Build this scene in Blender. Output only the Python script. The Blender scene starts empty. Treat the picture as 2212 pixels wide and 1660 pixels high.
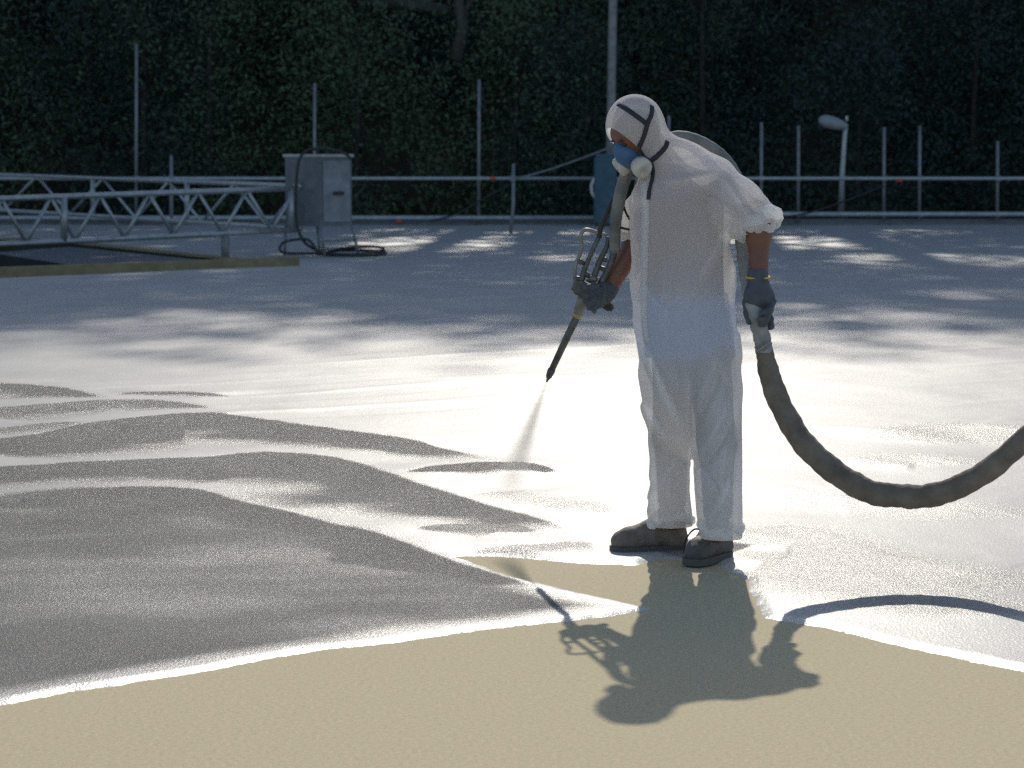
import bpy, bmesh, math, random
import numpy as np
from mathutils import Vector, Matrix
from mathutils.bvhtree import BVHTree
R = math.radians
rng = np.random.default_rng(7)
random.seed(7)
sc = bpy.context.scene
col = sc.collection

# ------------------------------------------------------------------ camera, sky, sun, exposure
F, W, H, CAMZ = 5200.0, 2212.0, 1660.0, 1.52          # focal length and frame in measured pixels
HORIZON = 335.0
PITCH = math.atan((H/2-HORIZON)/F)
cam = bpy.data.cameras.new('camera'); camo = bpy.data.objects.new('camera', cam); col.objects.link(camo)
camo.location = (0, 0, CAMZ); camo.rotation_euler = (math.pi/2-PITCH, 0, 0)
cam.sensor_width = 36; cam.lens = 36*F/W; cam.clip_start = .1; cam.clip_end = 2000
cam.dof.use_dof = True; cam.dof.focus_distance = 8.9; cam.dof.aperture_fstop = 7.0
sc.camera = camo
SUN_EL, SUN_AZ = R(33.9), R(2.8)                       # ahead of the camera, a little to the right
S = Vector((math.sin(SUN_AZ)*math.cos(SUN_EL), math.cos(SUN_AZ)*math.cos(SUN_EL), math.sin(SUN_EL)))
world = bpy.data.worlds.new('World'); sc.world = world; world.use_nodes = True
wn = world.node_tree.nodes; wl = world.node_tree.links
sky = wn.new('ShaderNodeTexSky'); sky.sky_type = 'NISHITA'; sky.sun_disc = False
sky.dust_density = 1.0; sky.ozone_density = 1.0
sky.sun_elevation = SUN_EL; sky.sun_rotation = SUN_AZ
bg = wn['Background']; bg.inputs['Strength'].default_value = .145
wl.new(sky.outputs[0], bg.inputs['Color'])
sl = bpy.data.lights.new('sun', 'SUN'); sl.energy = 3.6; sl.angle = R(.6); sl.color = (1, .925, .815)
so = bpy.data.objects.new('sun', sl); col.objects.link(so); so.location = (2, 40, 60)
so.rotation_euler = S.to_track_quat('Z', 'Y').to_euler()
sc.view_settings.view_transform = 'Standard'; sc.view_settings.look = 'None'
sc.view_settings.exposure = 0.0; sc.view_settings.gamma = 1
sc.render.engine = 'CYCLES'
sc.cycles.use_denoising = False
sc.cycles.max_bounces = 8; sc.cycles.transparent_max_bounces = 16
sc.cycles.sample_clamp_indirect = 4

# ------------------------------------------------------------------ measuring helpers
FWD = Vector((0, math.cos(PITCH), -math.sin(PITCH))); UP = Vector((0, math.sin(PITCH), math.cos(PITCH)))
CP = Vector((0, 0, CAMZ))
def ray(px, py): return FWD + Vector((1, 0, 0))*((px-W/2)/F) - UP*((py-H/2)/F)
def at(px, py, Y): d = ray(px, py); return CP + d*(Y/d.y)
def gnd(px, py, z=0): d = ray(px, py); return CP + d*((z-CAMZ)/d.z)

# ------------------------------------------------------------------ object helpers
def link(o, parent=None):
    col.objects.link(o)
    if parent: o.parent = parent
    return o
def tag(o, label=None, cat=None, group=None, kind=None):
    if label: o['label'] = label
    if cat: o['category'] = cat
    if group: o['group'] = group
    if kind: o['kind'] = kind
    return o
def empty(name, loc, label=None, cat=None, group=None):
    o = bpy.data.objects.new(name, None); o.empty_display_size = .1; link(o); o.location = loc
    return tag(o, label, cat, group)
class MB:
    """collects shapes in world coordinates, links them as one mesh"""
    def __init__(s): s.v = []; s.f = []; s.sm = []
    def add(s, v, f, smooth=True):
        n = len(s.v); s.v += [tuple(p) for p in v]; s.f += [tuple(i+n for i in q) for q in f]; s.sm += [smooth]*len(f); return s
    def box(s, c, size, rot=None, bevel=0):
        bm = bmesh.new(); bmesh.ops.create_cube(bm, size=1)
        bmesh.ops.scale(bm, vec=size, verts=bm.verts)
        if bevel: bmesh.ops.bevel(bm, geom=bm.edges[:], offset=bevel, segments=2, affect='EDGES', profile=.5)
        if rot is not None: bmesh.ops.transform(bm, matrix=rot.to_4x4(), verts=bm.verts)
        bm.verts.ensure_lookup_table(); bm.verts.index_update()
        s.add([v.co+Vector(c) for v in bm.verts], [[v.index for v in f.verts] for f in bm.faces], False); bm.free(); return s
    def tube(s, pts, rad, seg=10, cap=True, wob=None):
        pts = [Vector(p) for p in pts]; n = len(pts)
        if not hasattr(rad, '__len__'): rad = [rad]*n
        rings = []; up = None
        for i, p in enumerate(pts):
            t = (pts[min(i+1, n-1)]-pts[max(i-1, 0)]).normalized()
            if up is None:
                a = Vector((0, 0, 1)) if abs(t.z) < .9 else Vector((1, 0, 0))
                up = (a - t*a.dot(t)).normalized()
            else: up = (up - t*up.dot(t)).normalized()
            b = t.cross(up)
            ring = []
            for k in range(seg):
                an = 2*math.pi*k/seg; r = rad[i]*(wob(i, an) if wob else 1)
                ring.append(p + (up*math.cos(an)+b*math.sin(an))*r)
            rings.append(ring)
        v = [q for r in rings for q in r]; f = []
        for i in range(n-1):
            for k in range(seg):
                k2 = (k+1) % seg
                f.append((i*seg+k, i*seg+k2, (i+1)*seg+k2, (i+1)*seg+k))
        if cap: f.append(tuple(range(seg-1, -1, -1))); f.append(tuple((n-1)*seg+k for k in range(seg)))
        return s.add(v, f)
    def build(s, name, mat, parent=None, origin=None):
        me = bpy.data.meshes.new(name)
        o = Vector(origin) if origin is not None else (world_loc(parent) if parent else Vector((0, 0, 0)))
        me.from_pydata([Vector(p)-o for p in s.v], [], s.f); me.polygons.foreach_set('use_smooth', s.sm)
        bm = bmesh.new(); bm.from_mesh(me); bmesh.ops.recalc_face_normals(bm, faces=bm.faces); bm.to_mesh(me); bm.free()
        me.materials.append(mat); ob = bpy.data.objects.new(name, me); link(ob, parent)
        if not parent: ob.location = o
        return ob
def world_loc(o):
    p = Vector((0, 0, 0))
    while o: p += o.location; o = o.parent
    return p
def spline(pts, n=8):
    P = [Vector(p) for p in pts]; P = [P[0]*2-P[1]]+P+[P[-1]*2-P[-2]]; out = []
    for i in range(1, len(P)-2):
        for k in range(n):
            t = k/n; a, b, c, d = P[i-1:i+3]
            out.append(.5*((2*b)+(c-a)*t+(2*a-5*b+4*c-d)*t*t+(3*b-a-3*c+d)*t**3))
    out.append(P[-2]); return out
def mesh_np(name, v, f, mat, parent=None, smooth=True, origin=(0, 0, 0)):
    """numpy quads / tris to an object"""
    v = np.asarray(v, np.float64)-np.array(origin); f = np.asarray(f, np.int32)
    me = bpy.data.meshes.new(name); k = f.shape[1]
    me.vertices.add(len(v)); me.vertices.foreach_set('co', v.astype(np.float32).ravel())
    me.loops.add(f.size); me.loops.foreach_set('vertex_index', f.ravel())
    me.polygons.add(len(f)); me.polygons.foreach_set('loop_start', np.arange(0, f.size, k, dtype=np.int32))
    me.polygons.foreach_set('loop_total', np.full(len(f), k, np.int32))
    me.polygons.foreach_set('use_smooth', np.full(len(f), smooth, bool))
    me.update(calc_edges=True); me.validate()
    me.materials.append(mat); o = bpy.data.objects.new(name, me); link(o, parent); return o

# ------------------------------------------------------------------ numpy noise
def _hash(*ix):
    h = np.zeros(ix[0].shape, np.uint32)
    for k, i in enumerate(ix): h = (h ^ (i.astype(np.int64).astype(np.uint32)*np.uint32([73856093, 19349663, 83492791][k])))*np.uint32(2654435761); h ^= h >> np.uint32(15)
    return (h & np.uint32(0xffffff)).astype(np.float64)/0xffffff*2-1
def vnoise(*c):
    fl = [np.floor(a) for a in c]; fr = [a-b for a, b in zip(c, fl)]; fr = [t*t*(3-2*t) for t in fr]
    out = 0
    for m in range(2**len(c)):
        w = 1; ix = []
        for k in range(len(c)):
            b = (m >> k) & 1; w = w*(fr[k] if b else 1-fr[k]); ix.append(fl[k]+b)
        out = out + w*_hash(*ix)
    return out
def fbm(c, oct=3):
    o = 0; a = 1; s = 1
    for k in range(oct): o = o+a*vnoise(*[x*s+17.3*k for x in c]); a *= .5; s *= 2.03
    return o
def sstep(a, b, x): t = np.clip((x-a)/(b-a), 0, 1); return t*t*(3-2*t)

# ------------------------------------------------------------------ materials
def mat(name, base, rough=.6, metal=0, spec=.5, var=0, vscale=6, bump=0, bscale=40, detail=4, coord='Object'):
    m = bpy.data.materials.new(name); m.use_nodes = True; nt = m.node_tree; n = nt.nodes; l = nt.links
    p = n['Principled BSDF']; p.inputs['Base Color'].default_value = (*base, 1); p.inputs['Roughness'].default_value = rough
    p.inputs['Metallic'].default_value = metal; p.inputs['Specular IOR Level'].default_value = spec
    tc = n.new('ShaderNodeTexCoord')
    if var:
        t = n.new('ShaderNodeTexNoise'); t.inputs['Scale'].default_value = vscale; t.inputs['Detail'].default_value = 6
        l.new(tc.outputs[coord], t.inputs['Vector'])
        r = n.new('ShaderNodeValToRGB'); r.color_ramp.elements[0].position = .3; r.color_ramp.elements[1].position = .7
        r.color_ramp.elements[0].color = (*[c*(1-var) for c in base], 1); r.color_ramp.elements[1].color = (*[min(1, c*(1+var)) for c in base], 1)
        l.new(t.outputs['Fac'], r.inputs[0]); l.new(r.outputs[0], p.inputs['Base Color'])
    if bump:
        t = n.new('ShaderNodeTexNoise'); t.inputs['Scale'].default_value = bscale; t.inputs['Detail'].default_value = detail
        l.new(tc.outputs[coord], t.inputs['Vector'])
        b = n.new('ShaderNodeBump'); b.inputs['Strength'].default_value = 1; b.inputs['Distance'].default_value = bump
        l.new(t.outputs['Fac'], b.inputs['Height']); l.new(b.outputs[0], p.inputs['Normal'])
    return m
M = {}
def foam_mat():
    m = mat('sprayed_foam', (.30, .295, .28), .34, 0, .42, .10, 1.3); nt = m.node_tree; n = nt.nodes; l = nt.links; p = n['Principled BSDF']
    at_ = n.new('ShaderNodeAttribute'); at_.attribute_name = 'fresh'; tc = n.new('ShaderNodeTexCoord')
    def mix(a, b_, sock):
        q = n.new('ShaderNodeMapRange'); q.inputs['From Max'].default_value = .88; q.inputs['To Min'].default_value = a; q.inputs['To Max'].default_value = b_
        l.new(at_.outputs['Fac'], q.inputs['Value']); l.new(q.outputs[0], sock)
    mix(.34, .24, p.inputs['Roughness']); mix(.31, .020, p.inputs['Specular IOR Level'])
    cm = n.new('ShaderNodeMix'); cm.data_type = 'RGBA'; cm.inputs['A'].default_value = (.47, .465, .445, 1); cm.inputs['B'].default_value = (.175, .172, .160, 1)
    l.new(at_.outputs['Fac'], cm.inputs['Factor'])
    vn = n.new('ShaderNodeTexNoise'); vn.inputs['Scale'].default_value = 1.3; vn.inputs['Detail'].default_value = 5; l.new(tc.outputs['Object'], vn.inputs['Vector'])
    hm = n.new('ShaderNodeHueSaturation'); vr = n.new('ShaderNodeMapRange'); vr.inputs['To Min'].default_value = .8; vr.inputs['To Max'].default_value = 1.2
    l.new(vn.outputs['Fac'], vr.inputs['Value']); l.new(vr.outputs[0], hm.inputs['Value']); l.new(cm.outputs['Result'], hm.inputs['Color']); l.new(hm.outputs[0], p.inputs['Base Color'])
    t1 = n.new('ShaderNodeTexNoise'); t1.inputs['Scale'].default_value = 130; t1.inputs['Detail'].default_value = 4
    l.new(tc.outputs['Object'], t1.inputs['Vector'])
    b = n.new('ShaderNodeBump'); b.inputs['Strength'].default_value = 1; mix(.0014, .0060, b.inputs['Distance'])
    l.new(t1.outputs['Fac'], b.inputs['Height']); l.new(b.outputs[0], p.inputs['Normal'])
    return m
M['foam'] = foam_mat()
M['tan'] = mat('cured_foam', (.47, .40, .255), .85, 0, .15, .13, 70, .0022, 160, 4)
M['soil'] = mat('soil', (.05, .045, .03), .95, 0, .2, .4, .8)
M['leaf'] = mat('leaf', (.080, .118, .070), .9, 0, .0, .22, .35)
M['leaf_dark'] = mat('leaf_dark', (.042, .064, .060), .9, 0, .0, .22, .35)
M['bark'] = mat('bark', (.042, .038, .034), .9, 0, .2, .35, 5, .02, 12)
M['pale_bark'] = mat('pale_bark', (.065, .062, .058), .9, 0, .2, .3, 5, .01, 12)
M['galv'] = mat('galvanised_steel', (.35, .37, .38), .45, .55, .5, .18, 9)
M['galv_dark'] = mat('weathered_steel', (.20, .21, .22), .55, .3, .5, .25, 9)
M['cabinet'] = mat('grey_painted_steel', (.12, .135, .15), .5, 0, .5, .22, 7)
M['black'] = mat('black_rubber', (.03, .03, .03), .6, 0, .4, .3, 12)
M['rim'] = mat('rim_board', (.23, .19, .105), .8, 0, .3, .2, 6)
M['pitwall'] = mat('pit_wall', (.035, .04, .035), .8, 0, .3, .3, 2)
M['blue'] = mat('faded_blue', (.05, .105, .14), .65, 0, .4, .2, 6)
M['orange'] = mat('orange_tape', (.5, .09, .04), .6, 0, .4)
M['door'] = mat('door_steel', (.19, .21, .23), .45, 0, .5, .3, 5)
M['lamp'] = mat('lamp_shell', (.25, .27, .29), .5, 0, .5, .1, 8)
M['skin'] = mat('skin', (.17, .078, .048), .5, 0, .4, .10, 18)
M['glove'] = mat('grey_glove', (.085, .095, .11), .75, 0, .3, .2, 30, .002, 160)
M['blueshort'] = mat('blue_cotton', (.22, .30, .52), .9, 0, .2)
M['shirt'] = mat('dark_trousers', (.26, .22, .21), .9, 0, .2)
M['shoe'] = mat('brown_leather', (.17, .145, .12), .75, 0, .4, .25, 25, .002, 90)
M['shoedark'] = mat('black_leather', (.10, .095, .09), .7, 0, .4, .25, 25, .002, 90)
M['sole'] = mat('sole_rubber', (.10, .095, .088), .8, 0, .3)
M['maskblue'] = mat('mask_blue', (.045, .12, .25), .5, 0, .5)
M['filter'] = mat('filter_grey', (.52, .50, .46), .8, 0, .3, .12, 40)
M['strap'] = mat('strap', (.035, .037, .045), .8, 0, .3)
M['hose'] = mat('hose_sleeve', (.19, .16, .125), .9, 0, .2, .3, 14, .004, 110)
M['whip'] = mat('whip_hose', (.17, .175, .17), .75, 0, .3, .35, 14, .002, 60)
M['tape'] = mat('grey_tape', (.25, .26, .265), .6, 0, .4, .3, 20, .002, 60)
M['gunmetal'] = mat('gun_metal', (.11, .11, .105), .5, .5, .5, .35, 30)
M['steel'] = mat('worn_steel', (.22, .215, .20), .5, .4, .5, .25, 25)
M['brass'] = mat('worn_brass', (.36, .29, .16), .45, .5, .5, .3, 25)
M['yellow'] = mat('yellow_band', (.7, .42, .05), .7, 0, .3)
M['eye'] = mat('eye', (.03, .02, .02), .2, 0, .5)
def suit_mat():
    m = bpy.data.materials.new('white_nonwoven'); m.use_nodes = True; nt = m.node_tree; n = nt.nodes; l = nt.links
    out = n['Material Output']; n.remove(n['Principled BSDF'])
    tc = n.new('ShaderNodeTexCoord')
    t1 = n.new('ShaderNodeTexNoise'); t1.noise_type = 'RIDGED_MULTIFRACTAL'; t1.inputs['Scale'].default_value = 3.2; t1.inputs['Detail'].default_value = 3; t1.inputs['Distortion'].default_value = .5
    l.new(tc.outputs['Object'], t1.inputs['Vector'])
    b = n.new('ShaderNodeBump'); b.inputs['Strength'].default_value = 1; b.inputs['Distance'].default_value = .011
    l.new(t1.outputs['Fac'], b.inputs['Height'])
    d = n.new('ShaderNodeBsdfDiffuse'); d.inputs['Color'].default_value = (.92, .93, .94, 1)
    tr = n.new('ShaderNodeBsdfTranslucent'); tr.inputs['Color'].default_value = (.97, .96, .94, 1)
    l.new(b.outputs[0], d.inputs['Normal']); l.new(b.outputs[0], tr.inputs['Normal'])
    m1 = n.new('ShaderNodeMixShader'); m1.inputs[0].default_value = .70; l.new(d.outputs[0], m1.inputs[1]); l.new(tr.outputs[0], m1.inputs[2])
    tp = n.new('ShaderNodeBsdfTransparent'); tp.inputs['Color'].default_value = (.95, .96, .98, 1)
    m2 = n.new('ShaderNodeMixShader'); m2.inputs[0].default_value = .10; l.new(m1.outputs[0], m2.inputs[1]); l.new(tp.outputs[0], m2.inputs[2])
    l.new(m2.outputs[0], out.inputs['Surface'])
    return m
M['suit'] = suit_mat()

# ------------------------------------------------------------------ ground: base roof, foam sheet, kerb
PIT = [gnd(*p) for p in ((-700, 640), (20, 601), (640, 577), (120, 522), (-700, 505))]
def sd_poly(X, Y, poly):
    d2 = np.full(X.shape, 1e9); ins = np.zeros(X.shape, bool)
    n = len(poly)
    for i in range(n):
        ax, ay = poly[i]; bx, by = poly[(i+1) % n]
        ex, ey = bx-ax, by-ay; t = np.clip(((X-ax)*ex+(Y-ay)*ey)/(ex*ex+ey*ey+1e-12), 0, 1)
        d2 = np.minimum(d2, (X-ax-t*ex)**2+(Y-ay-t*ey)**2)
        c = ((ay > Y) != (by > Y)) & (X < (bx-ax)*(Y-ay)/((by-ay) if abs(by-ay) > 1e-12 else 1e-12)+ax); ins ^= c
    d = np.sqrt(d2); return np.where(ins, -d, d)
tanpx = [(-1500, 1800), (-200, 1556), (0, 1525), (150, 1497), (350, 1466), (560, 1430), (700, 1405), (830, 1393), (1000, 1368), (1200, 1346), (1330, 1331), (1405, 1316),
         (1330, 1296), (1230, 1276), (1100, 1245), (1010, 1213), (985, 1203), (1080, 1203), (1250, 1218), (1380, 1222), (1430, 1206), (1540, 1216), (1612, 1252), (1645, 1336), (1780, 1358), (2000, 1412), (2212, 1452), (2500, 1508), (4500, 1800)]
TAN = [tuple(gnd(*p)[:2]) for p in tanpx] + [(9, -3), (-9, -3)]
ridges = [  # crest measured on the roof, height, back width, front width, width of matte overspray in front, taper at both ends, strength
    ([(-160, 962), (-40, 950), (80, 938), (160, 922), (250, 908), (430, 893), (600, 910), (800, 937), (950, 965), (1130, 1003), (1200, 1016)], .026, .5, .35, 1.6, .04, .6, 1),
    ([(-80, 826), (100, 832), (160, 842), (240, 862)], .02, .5, .3, 1.0, .01, .5, .9),
    ([(235, 852), (330, 849), (420, 850), (520, 858)], .012, .4, .2, .35, .3, .3, .9),
    ([(-80, 886), (150, 870), (280, 864), (380, 872), (470, 890)], .016, .45, .3, 1.0, .02, .35, .85),
    ([(-80, 935), (60, 925), (180, 915)], .010, .4, .3, .6, .02, .4, .8),
    ([(-160, 1012), (60, 1004), (300, 990), (450, 985), (580, 977), (700, 985), (800, 1010), (930, 1055), (1100, 1100), (1300, 1153), (1340, 1163)], .026, .45, .35, 1.35, .04, .38, .97),
    ([(870, 1026), (980, 1009), (1060, 1000), (1150, 1005), (1215, 1018)], .018, .25, .2, .38, .2, .3, 1),
    ([(560, 958), (700, 958), (830, 963), (900, 975)], .010, .3, .2, .25, .3, .3, .6),
    ([(-60, 1095), (20, 1082), (150, 1060), (300, 1052), (420, 1056), (520, 1080), (640, 1110), (800, 1150), (960, 1202), (1100, 1248), (1250, 1288)], .026, .45, .4, .9, .1, .35, 1),
    ([(1570, 1172), (1650, 1146), (1710, 1137), (1790, 1152), (1900, 1192), (2050, 1225), (2300, 1258)], .020, .5, .4, 1.0, .15, .2, .42),
    ([(1570, 1200), (1680, 1194), (1800, 1217), (1960, 1262), (2150, 1300), (2300, 1330)], .012, .3, .3, .7, .2, .3, .48),
    ([(1860, 942), (2000, 922), (2120, 920), (2350, 945)], .024, .6, .4, .9, .2, .2, .42),
    ([(1830, 1004), (1920, 986), (2000, 985), (2070, 1002)], .014, .35, .3, .5, .3, .3, .35),
    ([(1640, 1080), (1800, 1070), (2000, 1085), (2250, 1110)], .012, .5, .4, .8, .3, .3, .25),
    ([(-100, 1440), (200, 1416), (400, 1403), (580, 1403)], .010, .3, .05, 0, .05, .3, 0),
    ([(1350, 1105), (1200, 1082), (1050, 1062)], .012, .5, .35, .45, .3, .3, .45),
    ([(700, 1105), (780, 1099), (850, 1095), (910, 1100)], .010, .3, .10, .25, .3, .3, .5),
    ([(880, 1150), (1000, 1140), (1120, 1138), (1180, 1152)], .012, .3, .15, .35, .3, .3, .8),
    ([(60, 1120), (250, 1145), (480, 1190), (760, 1240), (1000, 1290)], .010, .5, .30, 0, .2, .3, 0),
    ([(1360, 1176), (1480, 1166), (1640, 1180)], .004, .3, .2, 1.3, .2, .2, .9),  # dark matte patch added at the boots to keep the worker's shadow dark there
    ([(1000, 1190), (1150, 1180), (1300, 1165)], .008, .3, .2, .3, .3, .3, .6),
]
LOBE = [tuple(gnd(*p)[:2]) for p in [(-900, 1130), (-60, 1080), (150, 1060), (420, 1056), (640, 1110), (800, 1150), (960, 1202), (1250, 1288), (1330, 1296), (1420, 1316), (1330, 1331), (830, 1393), (560, 1430), (0, 1525), (-900, 1680)]]
def foam_height(X, Y):
    near = Y < 22
    h = np.full(X.shape, .012); fresh = np.zeros(X.shape)
    x, y = X[near], Y[near]; hh = np.full(x.shape, .012); fr_ = np.zeros(x.shape)
    wx = x+.03*fbm((x*2.1, y*1.4), 2); wy = y+.05*fbm((x*1.7+9, y*1.3), 2)+.012*fbm((x*16, y*9), 2)
    for pts, Hh, wb, wf, fw, ta, tb, st in ridges:
        P = [gnd(a, b, Hh+.012) for a, b in pts]; P = spline([(p.x, p.y, 0) for p in P], 4)
        L = [0]
        for i in range(len(P)-1): L.append(L[-1]+(P[i+1]-P[i]).length)
        best = np.full(x.shape, 1e9); tt = np.zeros(x.shape); side = np.zeros(x.shape)
        for i in range(len(P)-1):
            a, b = P[i], P[i+1]; ex, ey = b.x-a.x, b.y-a.y; ll = ex*ex+ey*ey
            t = np.clip(((wx-a.x)*ex+(wy-a.y)*ey)/ll, 0, 1)
            d = np.hypot(wx-a.x-t*ex, wy-a.y-t*ey); m = d < best
            sg = (ex*(wy-a.y)-ey*(wx-a.x)) * (1 if P[-1].x > P[0].x else -1)   # >0: away from the camera
            best = np.where(m, d, best); tt = np.where(m, L[i]+t*(L[i+1]-L[i]), tt); side = np.where(m, np.sign(sg), side)
        s = tt/L[-1]
        if P[-1].x < P[0].x: s = 1-s
        tap = sstep(0, ta, s)*sstep(1, 1-tb, s)
        amp = Hh*tap*(1+.18*vnoise(s*9+Hh*99, s*0))
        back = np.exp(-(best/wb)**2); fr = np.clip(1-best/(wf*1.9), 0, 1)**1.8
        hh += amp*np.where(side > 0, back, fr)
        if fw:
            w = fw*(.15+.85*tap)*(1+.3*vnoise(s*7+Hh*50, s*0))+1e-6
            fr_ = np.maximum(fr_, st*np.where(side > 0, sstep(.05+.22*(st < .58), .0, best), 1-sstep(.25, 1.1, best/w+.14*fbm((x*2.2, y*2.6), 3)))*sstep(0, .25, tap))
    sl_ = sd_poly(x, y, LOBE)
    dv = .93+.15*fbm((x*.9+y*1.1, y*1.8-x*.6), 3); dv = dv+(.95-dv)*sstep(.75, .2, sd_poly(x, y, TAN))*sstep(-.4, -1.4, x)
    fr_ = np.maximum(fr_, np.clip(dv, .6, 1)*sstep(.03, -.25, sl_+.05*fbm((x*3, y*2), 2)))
    hh += .003*fbm((x*1.6, y*1.1), 3)+.0012*fr_*fbm((x*6, y*2.6), 2)
    # tan boundary: the foam feathers out to below the roof
    sd = sd_poly(x, y, TAN)+.012*fbm((x*4, y*4), 3)+.005*fbm((x*30, y*30), 2)
    q = sstep(1.2, .0, sd); lob = sstep(.1, -.3, sl_)
    hh = hh*(1-lob*q)+lob*q*(.007+.003*sstep(.5, .06, sd))+lob*(1-q)*.0
    edge = np.clip(sd, 0, .04)/.04
    hh = np.minimum(hh*(edge*(1.35-.35*edge)), .28*np.maximum(sd, 0))-.004*(sd < .0)
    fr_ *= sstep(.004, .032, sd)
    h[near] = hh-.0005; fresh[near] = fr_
    # lap lines of the earlier passes, about a metre apart, running obliquely
    u = (-.57*X+.82*Y)/.98+.10*fbm((X*.4, Y*.4), 2)+.03*fbm((X*1.6, Y*1.6), 2); fu = u-np.floor(u)
    lap = .0065*np.exp(-((fu-.5)/.08)**2)*(.5+.9*vnoise(np.floor(u)*7.3, X*.22))+.003*fu
    amp = sstep(11.5, 14.5, Y)*(1+.5*vnoise(np.floor(u)*3.7, X*.3))
    h = h + lap*amp+.008*fbm((X*.5, Y*.5), 2)*sstep(11, 16, Y)
    return h, fresh
ys = [4.6]
while ys[-1] < 52.2: ys.append(ys[-1]*1.0023)
ys = np.array(ys)
xs = np.arange(-.235, .2351, .0017); ext = .235*1.06**np.arange(1, 30)
xs = np.concatenate([-ext[::-1], xs, ext])
GX = xs[None, :]*ys[:, None]; GY = np.repeat(ys[:, None], len(xs), 1)
GZ, FR = foam_height(GX.ravel(), GY.ravel()); GZ = GZ.reshape(GX.shape)
GXw = GX+0; nr, nc = GX.shape
idx = np.arange(nr*nc).reshape(nr, nc)
quads = np.stack([idx[:-1, :-1], idx[:-1, 1:], idx[1:, 1:], idx[1:, :-1]], -1).reshape(-1, 4)
cx = GX.ravel()[quads].mean(1); cy = GY.ravel()[quads].mean(1)
inpit = sd_poly(cx, cy, [tuple(p[:2]) for p in PIT]) < -.05
zq = GZ.ravel()[quads].max(1)
quads = quads[~inpit & ~((zq < -.0035) & (cy < 11))]
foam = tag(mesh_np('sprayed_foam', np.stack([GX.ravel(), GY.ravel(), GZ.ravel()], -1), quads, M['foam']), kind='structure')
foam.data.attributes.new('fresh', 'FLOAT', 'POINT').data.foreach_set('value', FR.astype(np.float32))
b = MB(); b.add([(-40, -30, 0), (40, -30, 0), (40, 14, 0), (-40, 14, 0)], [(0, 1, 2, 3)]); tag(b.build('roof', M['tan']), kind='structure')
kerb = MB(); kerb.box((0, 52.35, .04), (100, .3, .2), bevel=.02); tag(kerb.build('kerb', M['cabinet']), kind='structure')

# hillside terrain: flat yard below the roof, then a steep bank
HX = np.linspace(-90, 90, 61); HY = np.concatenate([np.linspace(-60, 52, 8), np.linspace(54, 130, 50), [200, 400, 900]])
hx, hy = np.meshgrid(HX, HY)
def hill_z(x, y): return -3.2+np.clip(y-54.5, 0, 34)*.88+np.clip(y-88, 0, 1e9)*.12+.9*fbm((np.asarray(x)*.11, np.asarray(y)*.11), 3)*sstep(54, 62, np.asarray(y))
hz = hill_z(hx, hy); ii = np.arange(hx.size).reshape(hx.shape)
tag(mesh_np('hillside', np.stack([hx*np.where(hy > 130, 8, 1), hy, hz], -1).reshape(-1, 3), np.stack([ii[:-1, :-1], ii[:-1, 1:], ii[1:, 1:], ii[1:, :-1]], -1).reshape(-1, 4), M['soil']), kind='structure')

# ------------------------------------------------------------------ trees
patches = [(430, 700, 300, 27, .97), (940, 531, 190, 16, .97), (1730, 527, 190, 14, .95), (2050, 565, 260, 16, .75), (1850, 690, 330, 30, .75), (2100, 640, 160, 14, .7), (620, 640, 300, 12, .35), (1250, 560, 120, 10, .5)]
PG = []
for px, py, rx, ry, pr in patches:
    c = gnd(px, py); a = gnd(px, py-ry); bb = gnd(px, py+ry); PG.append((c.x, (a.y+bb.y)/2, rx/F*c.y, (a.y-bb.y)/2, pr))
def sun_filter(c):
    """which leaf positions stay: crowns are thin where the sun comes through onto the roof"""
    g = c[:, :2]-np.array([S.x, S.y])/S.z*c[:, 2:3]
    nz = fbm((g[:, 0]*.8, g[:, 1]*.35), 2); n2 = fbm((g[:, 0]*.35+5, g[:, 1]*.3), 2)
    ye = 16.4-1.2*np.exp(-((g[:, 0]-.1)/1.2)**2)+.7*nz+.03*np.abs(g[:, 0])
    T = .08+.92*(1-sstep(0, 1, (g[:, 1]-ye)/11))**1.7+.06*np.clip(n2, 0, 1)
    for x, y, rx, ry, pr in PG:
        q = ((g[:, 0]-x)/rx)**2+((g[:, 1]-y)/ry)**2+.35*nz
        T = np.maximum(T, .75*pr*sstep(1.7, .2, q))
    keep = rng.random(len(c)) < -np.log(np.clip(T, .02, .999))/(3.6+1.2*(g[:, 1] > 28))
    keep &= ~((c[:, 2] < 4) & False)
    return keep
def leaves(centres, spread, per, size):
    n = len(centres)
    c = np.repeat(centres, per, 0)+rng.normal(0, 1, (n*per, 3))*spread
    c = c[sun_filter(c)]; n = len(c)
    a = rng.normal(0, 1, (n, 3)); a /= np.linalg.norm(a, axis=1)[:, None]
    bb = np.cross(a, rng.normal(0, 1, (n, 3))); bb /= np.linalg.norm(bb, axis=1)[:, None]
    s = size*(.6+.8*rng.random((n, 1)))
    v = np.stack([c-a*s, c-bb*s*.45, c+a*s, c+bb*s*.45], 1).reshape(-1, 3)
    return v, np.arange(n*4).reshape(n, 4)
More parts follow.
